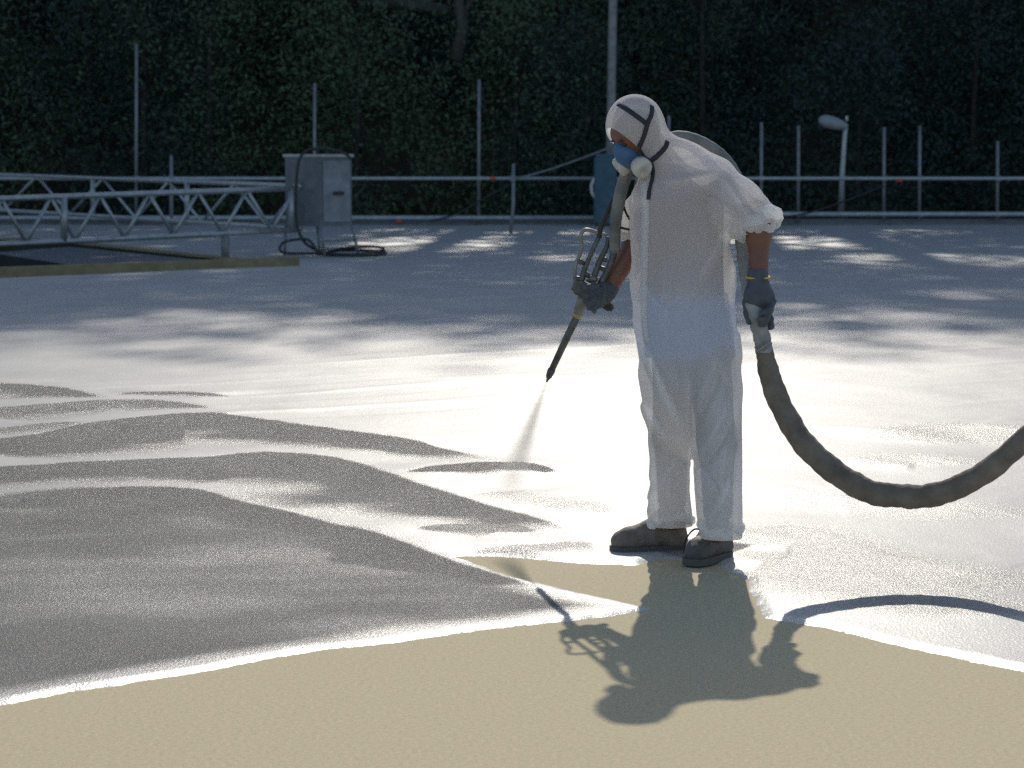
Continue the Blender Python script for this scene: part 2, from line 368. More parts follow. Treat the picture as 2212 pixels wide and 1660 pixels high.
def tree(name, x, y, h, r, base, nclump, per, spread, size, lm, bm, label, group, trunk_r=None, cat='tree'):
    z0 = float(hill_z(np.array([x]), np.array([y]))[0])-.1
    root = empty(name, (x, y, z0), label, cat, group)
    t = rng.random(nclump); th = rng.random(nclump)*2*math.pi
    zz = base+(h-base)*t; prof = np.sin(np.clip((t*.92+.08), 0, 1)*math.pi)**.6
    rr = r*prof*np.sqrt(rng.random(nclump))*(1+.25*np.sin(th*3+x))
    C = np.stack([x+rr*np.cos(th), y+rr*np.sin(th), z0+zz], -1)
    v, f = leaves(C, spread, per, size)
    tr = trunk_r or h*.014; k = MB()
    lean = random.uniform(-.03, .03)*h
    P = [Vector((x+lean*q*q, y, z0+h*.9*q)) for q in (0, .25, .5, .75, 1)]
    k.tube(P, [tr*1.25, tr, tr*.75, tr*.45, tr*.12], 8)
    for i in range(7):
        q = .3+.08*i; p0 = Vector((x+lean*q*q, y, z0+h*.9*q)); an = i*2.4+x
        p1 = p0+Vector((math.cos(an), math.sin(an), .55))*r*.7; k.tube([p0, p0.lerp(p1, .5)+Vector((0, 0, .05*h*.3)), p1], [tr*.4, tr*.25, tr*.06], 6)
    k.build('trunk', bm, root)
    mesh_np('crown', v, f, lm, root, False, origin=(x, y, z0))
    return root
G1 = 'tall trees on the bank behind the roof'; G2 = 'bushy trees along the foot of the bank'
i = 0
for row, (yy, n, x0) in enumerate(((63, 11, -27), (69, 12, -29.3), (75, 12, -28))):
    for k in range(n):
        x = x0+k*5.0+random.uniform(-1, 1); y = yy+random.uniform(-1.5, 1.5)
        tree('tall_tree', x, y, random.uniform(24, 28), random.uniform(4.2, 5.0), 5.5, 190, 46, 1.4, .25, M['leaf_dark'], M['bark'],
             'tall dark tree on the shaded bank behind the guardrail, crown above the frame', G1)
for row, (yy, n, x0) in enumerate(((57.0, 15, -21), (60.0, 16, -22.5))):
    for k in range(n):
        x = x0+k*2.9+random.uniform(-.8, .8); y = yy+random.uniform(-.7, .7)
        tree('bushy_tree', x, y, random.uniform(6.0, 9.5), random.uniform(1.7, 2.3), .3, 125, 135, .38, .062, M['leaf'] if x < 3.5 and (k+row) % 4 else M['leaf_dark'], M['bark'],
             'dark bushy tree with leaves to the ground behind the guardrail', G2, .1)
# low undergrowth over the bank
n = 9000; ux = rng.uniform(-30, 30, n); uy = 55+rng.random(n)*14
C = np.stack([ux, uy, hill_z(ux, uy)+rng.random(n)*.9], -1); v, f = leaves(C, .15, 5, .16)
tag(mesh_np('undergrowth', v, f, M['leaf'], smooth=False), 'dark leafy undergrowth covering the bank behind the guardrail', 'undergrowth', kind='stuff')
# pale bare trunk and a pale fallen one high on the bank
tr = empty('bare_tree', at(1000, 120, 56), 'pale bare trunk rising out of the dark bank near the top edge', 'tree')
k = MB(); k.tube([at(985, 130, 56), at(1000, 60, 56), at(992, 10, 56), at(1000, -120, 56)], [.16, .14, .12, .1], 9)
k.tube([at(996, 40, 56), at(1025, -10, 56), at(1060, -80, 56)], [.08, .06, .04], 8); k.build('trunk', M['pale_bark'], tr)
k = MB(); k.tube([at(700, -28, 57), at(800, -2, 57), at(900, 12, 57), at(975, 24, 57)], [.2, .2, .17, .12], 9)
tag(k.build('fallen_trunk', M['pale_bark'], None, at(840, 5, 57)), 'pale fallen trunk lying on the dark bank at the top edge', 'trunk')

# ------------------------------------------------------------------ guardrail at the far edge
RY = 52.0
def rail(name, label, xs_px, posts, y_top, y_low, tapes, ends):
    root = empty(name, (at(xs_px[0], 487, RY).x, RY, 0), label, 'guardrail')
    for nm, yy, rr in (('top_rail', y_top, .042), ('lower_rail', y_low, .055)):
        k = MB(); k.tube([at(x, yy, RY-.09) for x in xs_px], rr, 12); k.build(nm, M['galv'], root)
    for px, y0, y1 in posts:
        k = MB(); k.tube([at(px, y0, RY), at(px-1, y1, RY)], .036, 10)
        for yy in (y_top, y_low):
            c = at(px, yy, RY-.045); k.box(c, (.11, .16, .12), bevel=.015)
        k.build('post', M['galv_dark'], root)
    for px, yy in tapes:
        k = MB(); k.tube([at(px-6, yy, RY-.09), at(px+6, yy, RY-.09)], .05, 10); k.build('orange_tape', M['orange'], root)
    return root
rail('guardrail', 'long tube guardrail behind the cabinet, its posts tall and widely spaced', [-900, -300, 300, 800, 1290],
     [(-640, 150, 488), (-60, 130, 488), (295, 95, 488), (370, 335, 488), (680, 180, 488), (1035, 172, 488)], 386, 471, [(1065, 386), (862, 478)], None)
rail('guardrail', 'tube guardrail to the right of the worker, its short posts close together', [1325, 1700, 2300, 2900],
     [(1445, 250, 480), (1645, 265, 478), (1725, 272, 484), (1910, 275, 480), (1987, 272, 478), (2155, 305, 478), (2420, 280, 478), (2700, 280, 478)], 386, 463, [(1943, 389), (1875, 463)], None)
# single leaning post standing on the roof in front of the rail
c = gnd(1107, 505); k = MB(); k.tube([at(1103, 506, c.y), at(1109, 440, c.y), at(1109, 354, c.y)], [.035, .035, .03], 10); k.box(at(1108, 386, c.y), (.1, .1, .12), bevel=.01)
tag(k.build('marker_post', M['galv_dark'], None, (c.x, c.y, 0)), 'thin dark post standing on the roof in front of the guardrail', 'post')
def wire(pts, r, label, m='black', Y=51.6, name='cable'):
    k = MB(); P = [at(a, b_, Y) for a, b_ in pts]; k.tube(spline(P, 6), r, 6)
    tag(k.build(name, M[m], None, P[0]), label, 'cable')
wire([(1107, 388), (1170, 372), (1250, 345), (1322, 318)], .022, 'thin cable rising from the guardrail to the tall pole', 'galv_dark')
wire([(930, 478), (985, 463), (1040, 432), (1100, 400)], .02, 'thin dark cable hanging across the guardrail left of the pole')
wire([(1640, 470), (1720, 466), (1810, 440), (1910, 402)], .02, 'thin dark cable sagging along the guardrail below the street lamp')
# tall pole and the blue housing at its foot
pr = empty('lamp_pole', at(1320, 489, 52.8), 'tall grey pole rising out of the frame behind the worker', 'pole')
k = MB(); k.tube([at(1317, 489, 52.8), at(1320, 250, 52.8), at(1324, 0, 52.8), at(1326, -500, 52.8)], [.12, .1, .095, .08], 14); k.build('pole', M['galv_dark'], pr)
k = MB(); k.tube([at(1317, 489, 52.8), at(1317, 478, 52.8)], .2, 14); k.build('base_plate', M['galv_dark'], pr)
bp = empty('blue_housing', (at(1305, 487, 51.3).x, 51.3, 0), 'tall faded blue housing standing at the foot of the pole', 'housing')
k = MB(); k.box(at(1307, 412, 51.3), (.48, .42, 1.42), bevel=.05); k.build('housing_body', M['blue'], bp)
k = MB(); k.box(at(1307, 337, 51.3), (.40, .36, .08), bevel=.02); k.build('lid', M['blue'], bp)
k = MB(); k.box(at(1307, 486, 51.3), (.40, .38, .10), bevel=.01); k.build('plinth', M['black'], bp)
k = MB(); k.tube([at(1284, 385, 51.15), at(1277, 402, 51.15), at(1279, 418, 51.15), at(1286, 428, 51.15)], .035, 8); k.build('strap_end', M['filter'], bp)
# street lamp beyond the rail
lr = empty('street_lamp', at(1820, 484, 53.2), 'grey street lamp with long oval head behind the right guardrail', 'lamp')
k = MB(); k.tube([at(1816, 490, 53.2), at(1819, 380, 53.2), at(1825, 290, 53.2), at(1827, 276, 53.2)], [.075, .065, .055, .055], 12); k.build('pole', M['galv'], lr)
a, b2 = at(1831, 275, 53.2), at(1768, 258, 53.2); k = MB(); ax = (b2-a)
prof = [0, .06, .2, .4, .6, .8, .94, 1]; rad = [.05, .08, .11, .14, .15, .135, .09, .03]
k.tube([a+ax*t for t in prof], rad, 16); k.build('lamp_head', M['lamp'], lr)
k = MB(); k.tube([at(1829, 262, 53.2), at(1829, 251, 53.2)], .03, 8); k.build('photocell', M['filter'], lr)

# ------------------------------------------------------------------ pit with rim boards, lattice trusses, cabinet
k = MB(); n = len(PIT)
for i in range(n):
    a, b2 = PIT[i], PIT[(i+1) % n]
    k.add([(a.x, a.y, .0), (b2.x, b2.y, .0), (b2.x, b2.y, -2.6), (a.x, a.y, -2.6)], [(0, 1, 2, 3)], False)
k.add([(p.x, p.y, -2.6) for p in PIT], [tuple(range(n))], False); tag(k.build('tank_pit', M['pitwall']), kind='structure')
k = MB()
for i in (0, 1, 2, 3):
    a, b2 = PIT[i], PIT[i+1]; d = b2-a; L = d.length; rot = Matrix.Rotation(math.atan2(d.y, d.x), 3, 'Z')
    k.box((a+b2)/2+Vector((0, 0, .055 if i < 2 else .015)), (L+.05, .09, .17 if i < 2 else .05), rot, .01)
tag(k.build('pit_rim', M['rim']), kind='structure')
# sloping deck inside the pit (the pale wedge)
pa, pb, pc, pd = at(300, 583, PIT[1].y+.4), at(632, 574, PIT[2].y-.2), at(120, 530, PIT[3].y-.3), at(-300, 545, PIT[3].y-.3)
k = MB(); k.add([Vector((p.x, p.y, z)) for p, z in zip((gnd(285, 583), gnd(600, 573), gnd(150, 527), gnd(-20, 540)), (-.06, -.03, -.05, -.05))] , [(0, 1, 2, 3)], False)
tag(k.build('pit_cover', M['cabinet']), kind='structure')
def truss(label, tl, tr_, bl, br, Yl, Yr, panels, phase, legs, r=.03, thick=()):
    root = empty('lattice_truss', (at(*bl, Yl).x, Yl, 0), label, 'truss')
    def P(top, s):
        l_, r_ = (tl, tr_) if top else (bl, br); Y = 1/((1-s)/Yl+s/Yr)
        return at(l_[0]+(r_[0]-l_[0])*s, l_[1]+(r_[1]-l_[1])*s, Y)
    for top in (True, False):
        k = MB(); k.tube([P(top, q/6) for q in range(7)], r*1.5, 10); k.build('chord', M['galv'], root)
    for i in range(panels):
        s0, s1 = i/panels, (i+1)/panels; t0 = (i+phase) % 2 == 0
        k = MB(); k.tube([P(t0, s0), P(not t0, s1)], r, 8); k.build('brace', M['galv'], root)
    for s in thick: k = MB(); k.tube([P(True, s), P(False, s)], r*1.7, 8); k.build('strut', M['galv'], root)
    for s in legs:
        p = P(False, s); k = MB(); k.tube([p, Vector((p.x, p.y, .0))], .06, 8); k.build('leg', M['galv_dark'], root)
    return root
truss('near lattice truss of grey tubes beside the pit, bright zigzag braces', (-420, 445), (640, 407), (-420, 549), (640, 497), 31.5, 36, 20, 0, (.855,), .028, (.527, .99))
truss('far lattice truss of grey tubes over the pit, meeting the near one at the cabinet', (-420, 362), (650, 402), (-420, 428), (650, 494), 52, 36, 15, 1, (), .024, (.58, .77, .985))
k = MB(); k.tube([at(370, 340, 44), at(371, 500, 44)], .03, 8); tag(k.build('stand_pipe', M['galv_dark'], None, at(371, 500, 44)), 'thin upright pipe behind the lattice trusses', 'pipe')
CY = gnd(690, 556).y
cr = empty('control_cabinet', (at(690, 556, CY).x, CY, 0), 'grey metal control cabinet on thin legs at the truss end', 'cabinet')
corner = at(692, 490, CY-.1)
lt, rt = at(617, 490, CY+.25), at(760, 490, CY+.15)
ztop = at(690, 340, CY).z; zb = corner.z
back = lt+rt-corner
foot = [Vector((p.x, p.y)) for p in (corner, rt, back, lt)]
def prism(poly, z0, z1, grow=0):
    c = sum(poly, Vector((0, 0)))/len(poly); P = [c+(p-c)*(1+grow) for p in poly]; n = len(P)
    v = [(p.x, p.y, z0) for p in P]+[(p.x, p.y, z1) for p in P]
    return v, [tuple(range(n))[::-1], tuple(range(n, 2*n))]+[(i, (i+1) % n, (i+1) % n+n, i+n) for i in range(n)]
k = MB(); k.add(*prism(foot, zb, ztop), False); k.build('cabinet_body', M['cabinet'], cr)
k = MB(); k.add(*prism(foot, ztop+.003, ztop+.045, .07), False); k.build('lid', M['galv'], cr)
e = (foot[1]-foot[0]); nrm = Vector((e.y, -e.x)).normalized(); nrm = nrm if nrm.y < 0 else -nrm
k = MB(); p0 = foot[0]+e*.09; p1 = foot[0]+e*.93
k.add(*prism([p0, p1, p1+nrm*.02, p0+nrm*.02], zb+.07, ztop-.05), False); door = k.build('door', M['door'], cr)
hc = foot[0]+e*.55+nrm*.05; k = MB(); k.box((hc.x, hc.y, (zb+ztop)/2-.02), (.16, .05, .05), Matrix.Rotation(math.atan2(e.y, e.x), 3, 'Z'), .008); k.build('handle', M['black'], door)
for p, q in zip(foot, (.06, .10, .04, -.02)):
    k = MB(); k.tube([(p.x*.999, p.y, zb+.02), (p.x+q, p.y, .0)], .022, 8); k.build('leg', M['galv_dark'], cr)
k = MB(); k.tube([(foot[0].x+.04, foot[0].y, .25), (foot[1].x+.07, foot[1].y, .25)], .014, 8); k.build('cross_bar', M['galv_dark'], cr)
wire([(760, 345), (740, 330), (690, 321), (655, 332), (642, 370), (640, 470), (655, 520), (690, 545)], .022, 'black cable looped over the top of the control cabinet', Y=CY-.25)
wire([(690, 548), (612, 546), (610, 526), (640, 518), (668, 520), (688, 548)], .02, 'black cable loop on the roof left of the cabinet legs', Y=CY-.3)
k = MB(); cc = gnd(762, 553)

for r0, zt, dx in ((.50, .03, 0), (.44, .09, .03), (.47, .05, -.05)): k.tube([cc+Vector((math.cos(a_)*r0+dx, math.sin(a_)*r0*1.25, .03+zt*(.5+.5*math.sin(a_+dx*20)))) for a_ in np.linspace(0, 2*math.pi, 40)], .021, 6, False)
tag(k.build('cable_coil', M['black'], None, (cc.x, cc.y, .03)), 'coil of black cable lying on the roof by the cabinet', 'cable')

# ------------------------------------------------------------------ implicit surfaces for the figure
def surface_nets(Fv, org, h):
    nx, ny, nz = Fv.shape; ins = Fv < 0
    cs = np.zeros((nx-1, ny-1, nz-1)); acc = np.zeros((nx-1, ny-1, nz-1, 3))
    def sl(o): return tuple(slice(k, n-1+k) for k, n in zip(o, (nx, ny, nz)))
    cor = [(a, b_, c) for a in (0, 1) for b_ in (0, 1) for c in (0, 1)]
    for o in cor:
        for ax in range(3):
            if o[ax]: continue
            q = list(o); q[ax] = 1; fa, fb = Fv[sl(o)], Fv[sl(q)]; m = (fa < 0) != (fb < 0)
            t = np.where(m, fa/np.where(m, fa-fb, 1), 0); cs += m
            for k in range(3): acc[..., k] += m*(o[k]+(t if k == ax else 0))
    act = cs > 0; ids = -np.ones(cs.shape, np.int64); ids[act] = np.arange(act.sum())
    cell = np.argwhere(act); v = (cell+acc[act]/cs[act][:, None])*h+np.array(org)
    faces = []
    for ax in range(3):
        u, w = (ax+1) % 3, (ax+2) % 3
        sa = [slice(1, n-1) for n in (nx, ny, nz)]; sa[ax] = slice(0, (nx, ny, nz)[ax]-1); sb = list(sa); sb[ax] = slice(1, (nx, ny, nz)[ax])
        A, B = ins[tuple(sa)], ins[tuple(sb)]
        for flip, m in ((False, A & ~B), (True, ~A & B)):
            e = np.argwhere(m); off = np.array([1, 1, 1]); off[ax] = 0; e = e+off
            def g(du, dw): q = e.copy(); q[:, u] -= du; q[:, w] -= dw; return ids[q[:, 0], q[:, 1], q[:, 2]]
            f = np.stack([g(0, 0), g(1, 0), g(1, 1), g(0, 1)], -1)
            faces.append(f[:, ::-1] if flip else f)
    f = np.concatenate(faces); return v, f[(f >= 0).all(1)]
class Field:
    def __init__(s, lo, hi, h):
        s.h = h; s.lo = np.array(lo); n = [int((b_-a)/h)+2 for a, b_ in zip(lo, hi)]
        s.X, s.Y, s.Z = np.meshgrid(*[lo[k]+h*np.arange(n[k]) for k in range(3)], indexing='ij'); s.F = np.full(s.X.shape, 9.)
    def smin(s, d, k):
        if k <= 0: s.F = np.minimum(s.F, d); return
        hh = np.clip(.5+.5*(s.F-d)/k, 0, 1); s.F = s.F*(1-hh)+d*hh-k*hh*(1-hh)
    def cap(s, a, b_, r0, r1, k=.03):
        ba = [b_[i]-a[i] for i in range(3)]; L = sum(q*q for q in ba)+1e-12; pa = (s.X-a[0], s.Y-a[1], s.Z-a[2])
        t = np.clip(sum(p*q for p, q in zip(pa, ba))/L, 0, 1)
        s.smin(np.sqrt(sum((p-t*q)**2 for p, q in zip(pa, ba)))-(r0+(r1-r0)*t), k); return s
    def chain(s, pts, rads, k=.03):
        for i in range(len(pts)-1): s.cap(pts[i], pts[i+1], rads[i], rads[i+1], k)
        return s
    def ell(s, c, r, k=.03, rot=None):
        p = np.stack([s.X-c[0], s.Y-c[1], s.Z-c[2]], -1)
        if rot is not None: p = p @ np.array(rot)
        q = np.sqrt(sum((p[..., i]/r[i])**2 for i in range(3))); s.smin((q-1)*min(r), k); return s
    def loft(s, rows, k=.03):
        z = np.array([q[2] for q in rows]); o = np.argsort(z); z = z[o]; g = lambda j: np.interp(s.Z, z, np.array([rows[i][j] for i in o]))
        cx_, cy_, a, b_ = g(0), g(1), g(3), g(4)
        d = (np.sqrt(((s.X-cx_)/a)**2+((s.Y-cy_)/b_)**2)-1)*np.minimum(a, b_)
        d = np.maximum(d, np.maximum(s.Z-z[-1], z[0]-s.Z)); s.smin(d, k); return s
    def mesh(s): return surface_nets(s.F, s.lo, s.h)

# ------------------------------------------------------------------ the worker
PY = gnd(1450, 1210).y
ROOT = Vector((at(1480, 1210, PY).x, PY, 0)); FZ = .006
def J(px, py, dy=0): return at(px, py, PY+dy)
def row(py, xl, xr, b_, dy=0): a, c = J(xl, py, dy), J(xr, py, dy); return ((a.x+c.x)/2, PY+dy, a.z, (c.x-a.x)/2, b_)
person = empty('person', ROOT, 'person in white hooded coverall and half mask respirator spraying with a long wand', 'person')
lo = (J(1230, 700).x, PY-.5, -.02); hi = (J(1720, 700).x, PY+.45, 1.84)
HC = J(1373, 273, -.02)                                       # middle of the head
FN = Vector((-.53, -.25, -.81)).normalized()                   # where the face looks
legs = {'far': dict(hip=J(1458, 760, .06), knee=J(1450, 930, .06), ankle=J(1452, 1125, .15)),
        'near': dict(hip=J(1530, 765, -.04), knee=J(1549, 950, -.11), ankle=J(1550, 1150, -.16))}
LS, LE, LW = J(1552, 398, -.10), J(1640, 468, -.14), J(1638, 602, -.20)
RS, RE, RW = J(1405, 405, .12), J(1374, 522, .17), J(1318, 622, .14)

# body: one continuous skin, head to ankles
Fd = Field(lo, hi, .009)
Fd.loft([row(385, 1415, 1555, .085), row(430, 1395, 1565, .105), row(520, 1396, 1562, .115), row(600, 1398, 1562, .11), row(690, 1396, 1572, .125), row(770, 1404, 1580, .12)], .0)
for q in legs.values(): Fd.chain([q['hip'], q['knee'], q['ankle']], [.074, .055, .042], .05)
Fd.chain([J(1480, 400, 0), J(1415, 335, 0), HC], [.06, .058, .06], .04)
Fd.ell(HC, (.088, .092, .108), .03)
Fd.chain([J(1500, 400, -.03), LS, LE, LW], [.06, .048, .044, .034], .03)
Fd.cap(LE, LE.lerp(LW, .35), .046, .045, .02)
Fd.chain([J(1450, 395, .03), RS, RE, RW], [.07, .055, .042, .032], .03)
# face: brow, nose, chin
right = FN.cross(Vector((0, 0, 1))).normalized(); fup = right.cross(FN).normalized()
if fup.z < 0: fup = -fup
fc = HC+FN*.055
Fd.cap(fc+fup*.025-right*.025, fc+fup*.025+right*.025, .034, .034, .02)
Fd.cap(fc+FN*.045+fup*.01, fc+FN*.06-fup*.03, .012, .017, .012)
Fd.cap(fc-fup*.07, fc-fup*.08+FN*.01, .04, .035, .03)
v, f = Fd.mesh(); body = mesh_np('body', v, f, M['skin'], person, True, ROOT)
for sgn in (-1, 1):
    k = MB(); c = fc+FN*.036+fup*.012+right*.032*sgn
    k.tube([c-right*.013, c-right*.006, c+right*.006, c+right*.013], [.003, .009, .009, .003], 8); k.build('eye', M['eye'], body)
    k = MB(); c = fc+FN*.038+fup*.034+right*.032*sgn
    k.tube([c-right*.02-fup*.003, c, c+right*.02-fup*.003], [.003, .005, .003], 6); k.build('eyebrow', M['eye'], body)
# clothes under the thin suit
Fd = Field((lo[0], lo[1], .60), (hi[0], hi[1], 1.08), .009)
Fd.loft([row(632, 1391, 1572, .128), row(690, 1386, 1582, .14), row(772, 1394, 1590, .135)], 0)
v, f = Fd.mesh(); mesh_np('shorts', v, f, M['blueshort'], person, True, ROOT)
Fd = Field((lo[0], lo[1], .10), (hi[0], hi[1], .85), .009)
for q in legs.values(): Fd.chain([q['hip']+Vector((0, 0, -.03)), q['knee'], q['ankle']+Vector((0, 0, .08))], [.086, .066, .054], .05)
v, f = Fd.mesh(); mesh_np('trousers', v, f, M['shirt'], person, True, ROOT)

# coverall
Fd = Field(lo, hi, .0075)
Fd.loft([row(352, 1420, 1530, .09, .0), row(385, 1385, 1568, .135), row(430, 1362, 1582, .155), row(500, 1364, 1582, .165), row(570, 1368, 1584, .172), row(640, 1368, 1590, .178), row(700, 1370, 1595, .178), row(755, 1384, 1598, .172), row(830, 1390, 1599, .15, -.01), row(900, 1396, 1599, .115, -.015), row(945, 1410, 1590, .085, -.02), row(975, 1445, 1555, .06, -.02), row(992, 1485, 1515, .03, -.02)], 0)
Fd.loft([row(720, 1385, 1500, .12, .03), row(800, 1389, 1499, .12, .05), row(900, 1393, 1496, .11, .06), row(1000, 1398, 1494, .105, .08), row(1060, 1398, 1490, .10, .10), row(1105, 1394, 1494, .10, .12), row(1142, 1404, 1496, .095, .14)], .045)
Fd.loft([row(720, 1490, 1598, .12, -.02), row(800, 1496, 1600, .12, -.05), row(900, 1499, 1601, .11, -.09), row(1000, 1502, 1602, .105, -.12), row(1060, 1503, 1602, .10, -.14), row(1110, 1506, 1603, .10, -.16), row(1166, 1514, 1603, .095, -.16)], .03)
Fd.chain([J(1440, 335, .0), J(1475, 358, .02), J(1540, 388, -.04)], [.075, .085, .085], .05)     # shoulder line
Fd.chain([J(1538, 398, -.08), J(1590, 440, -.12), J(1636, 480, -.14)], [.088, .082, .080], .04)
Fd.cap(J(1560, 450, -.08), J(1604, 497, -.13), .06, .035, .05)
Fd.chain([J(1420, 410, .1), J(1378, 460, .15), J(1362, 512, .17)], [.07, .052, .046], .04)
Fd.ell(HC, (.109, .112, .118), .02)
Fd.chain([HC+Vector((.02, .01, -.03)), J(1405, 318, .0), J(1428, 352, .0)], [.09, .082, .085], .03)
X, Y, Z = Fd.X, Fd.Y, Fd.Z
# cloth folds: long soft drapes plus diagonal creases
wx_ = (X-ROOT.x); 
fold = .010*fbm((X*6, Y*7, Z*1.7), 2)+.006*(1-2*np.abs(vnoise(X*6+Z*7, Y*8, Z*5-X*5)))*sstep(.1, .5, np.abs(vnoise(X*3, Y*3, Z*3+7)))
for (x0, y0, x1, y1, am, wd_) in ((1384, 745, 1462, 935, .010, .011), (1545, 770, 1482, 930, .009, .013), (1565, 880, 1500, 1000, .009, .012), (1400, 1085, 1472, 985, .008, .012),
        (1530, 1095, 1592, 1000, .008, .012), (1580, 485, 1470, 660, .008, .014), (1505, 415, 1592, 470, .008, .010), (1558, 395, 1622, 482, .009, .010), (1420, 395, 1545, 372, .006, .010), (1592, 545, 1578, 660, .008, .012),
        (1440, 560, 1420, 740, .005, .012), (1388, 880, 1440, 960, .008, .010), (1470, 770, 1475, 940, .006, .012), (1560, 960, 1555, 1100, .006, .012), (1440, 1020, 1436, 1100, .006, .010), (1505, 1010, 1560, 1075, .007, .010), (1530, 440, 1600, 490, .008, .008), (1380, 620, 1440, 690, .005, .012)):
    a_, b_ = J(x0, y0), J(x1, y1); ex, ez = b_.x-a_.x, b_.z-a_.z; t = np.clip(((X-a_.x)*ex+(Z-a_.z)*ez)/(ex*ex+ez*ez), 0, 1)
    d = np.hypot(X-a_.x-t*ex, Z-a_.z-t*ez)+.012*vnoise(X*9+x0, Z*9, Y*3); nd = -ez*(X-a_.x)+ex*(Z-a_.z)
    fold = fold-1.7*am*np.sin(np.pi*(.12+.88*t))*(np.exp(-(d/wd_)**2)-.55*np.exp(-((d-2.2*wd_)/(1.3*wd_))**2)*(nd > 0))
low = sstep(.62, .2, Z); arm = np.exp(-((X-LE.x)**2+(Z-LE.z)**2)/.012)
fold = fold*(1-.75*sstep(1.42, 1.52, Z))+arm*.007*fbm((X*22, Y*22, Z*26), 2)
fold += .004*np.sin((Z*1.0+X*1.3)*42)*np.exp(-((Z-.72)/.10)**2)
Fd.F = Fd.F+fold
v, f = Fd.mesh()
c = v[f].mean(1)
def cutp(p, n): return (c-np.array(p))@np.array(Vector(n).normalized())
side_c = (c-np.array(HC))@np.array(right); up_c = (c-np.array(HC))@np.array(fup)
rm = (cutp(HC, FN) > .02) & ((side_c/.078)**2+((up_c+.002)/.088)**2 < 1)
rm |= (c[:, 2] < J(1400, 1134, .14).z) & (c[:, 0] < J(1500, 1100, 0).x)
rm |= (c[:, 2] < J(1550, 1160, -.16).z) & (c[:, 0] >= J(1500, 1100, 0).x)
rm |= (cutp(J(1641, 484, -.14), (.15, 0, -1)) > 0) & (c[:, 0] > J(1606, 500, -.1).x) & (c[:, 2] > 1.0)
rm |= (cutp(J(1364, 508, .17), (-.25, 0, -1)) > 0) & (c[:, 0] < J(1369, 500, .1).x) & (c[:, 2] > 1.0) & (c[:, 1] > PY+.09)
ff_ = f[~rm]; ed = np.sort(np.concatenate([ff_[:, [0, 1]], ff_[:, [1, 2]], ff_[:, [2, 3]], ff_[:, [3, 0]]]), 1)
ue, cnt = np.unique(ed, axis=0, return_counts=True); be = ue[cnt == 1]                      # smooth the cut edges
for it in range(10):
    acc = np.zeros_like(v); nn_ = np.zeros(len(v))
    for a_, b_ in ((0, 1), (1, 0)): np.add.at(acc, be[:, a_], v[be[:, b_]]); np.add.at(nn_, be[:, a_], 1)
    mk = nn_ >= 2; v[mk] = .5*v[mk]+.5*acc[mk]/nn_[mk][:, None]
suit = mesh_np('coverall', v, f[~rm], M['suit'], person, True, ROOT)
bvh = BVHTree.FromPolygons([Vector(p) for p in v], [list(map(int, q)) for q in f[~rm]])
def on_suit(px, py, off=.004):
    d = ray(px, py).normalized(); hit = bvh.ray_cast(CP, d)
    if hit[0] is None: return None
    nn = hit[1]; nn = nn if nn.dot(d) < 0 else -nn
    return hit[0]+nn*off, nn
def ribbon(pts, width, th, off=.004, sub=8):
    P3 = spline([(a, b_, 0) for a, b_ in pts], sub); H_ = [on_suit(p.x, p.y, off) for p in P3]; H_ = [q for q in H_ if q]
    k = MB(); vv = []; ff = []; n = len(H_)
    for i in range(n):
        t = (H_[min(i+1, n-1)][0]-H_[max(i-1, 0)][0]).normalized(); s_ = t.cross(H_[i][1]).normalized()*width/2; q = H_[i][1]*th
        p = H_[i][0]; vv += [p-s_, p+s_, p+s_+q, p-s_+q]
    for i in range(n-1):
        for a in range(4): b_ = (a+1) % 4; ff.append((i*4+a, i*4+b_, i*4+4+b_, i*4+4+a))
    ff += [(0, 1, 2, 3), tuple((n-1)*4+q for q in (3, 2, 1, 0))]
    return k.add(vv, ff)
# rolled cuffs and zip flap: parts of the coverall
def cuff(path_c, axis, r, t, squash=1, name='rolled_cuff', seed=0):
    ax = Vector(axis).normalized(); a = ax.orthogonal().normalized(); b_ = ax.cross(a); P = []
    n = 44; Rr = []
    for i in range(n+1):
        an = 2*math.pi*i/n; w = 1+.07*math.sin(an*3+seed)+.05*math.sin(an*5+seed*2)
        P.append(Vector(path_c)+a*math.cos(an)*r*w+b_*math.sin(an)*r*w*squash+ax*(.012*math.sin(an*2+seed)+.006*math.sin(an*7+seed))); Rr.append(t*(1+.28*math.sin(an*4+seed)+.15*math.sin(an*9)))
    k = MB(); k.tube(P, Rr, 10, False); return k.build(name, M['suit'], suit)
cuff(J(1641, 472, -.14), (.25, .0, -1), .066, .022, 1, seed=1.3)
cuff(J(1644, 487, -.14), (.2, .0, -1), .060, .016, 1, seed=4.0)
cuff(J(1360, 508, .17), (-.3, 0, -1), .042, .014, 1, seed=2.2)
cuff(J(1450, 1120, .13), (.05, 0, -1), .083, .013, .95, seed=.4)
cuff(J(1554, 1142, -.16), (-.05, 0, -1), .079, .013, .95, seed=2.9)
ribbon([(1392, 392), (1395, 450), (1393, 560), (1392, 680), (1398, 740)], .034, .002, .002).build('zip_flap', M['suit'], suit)

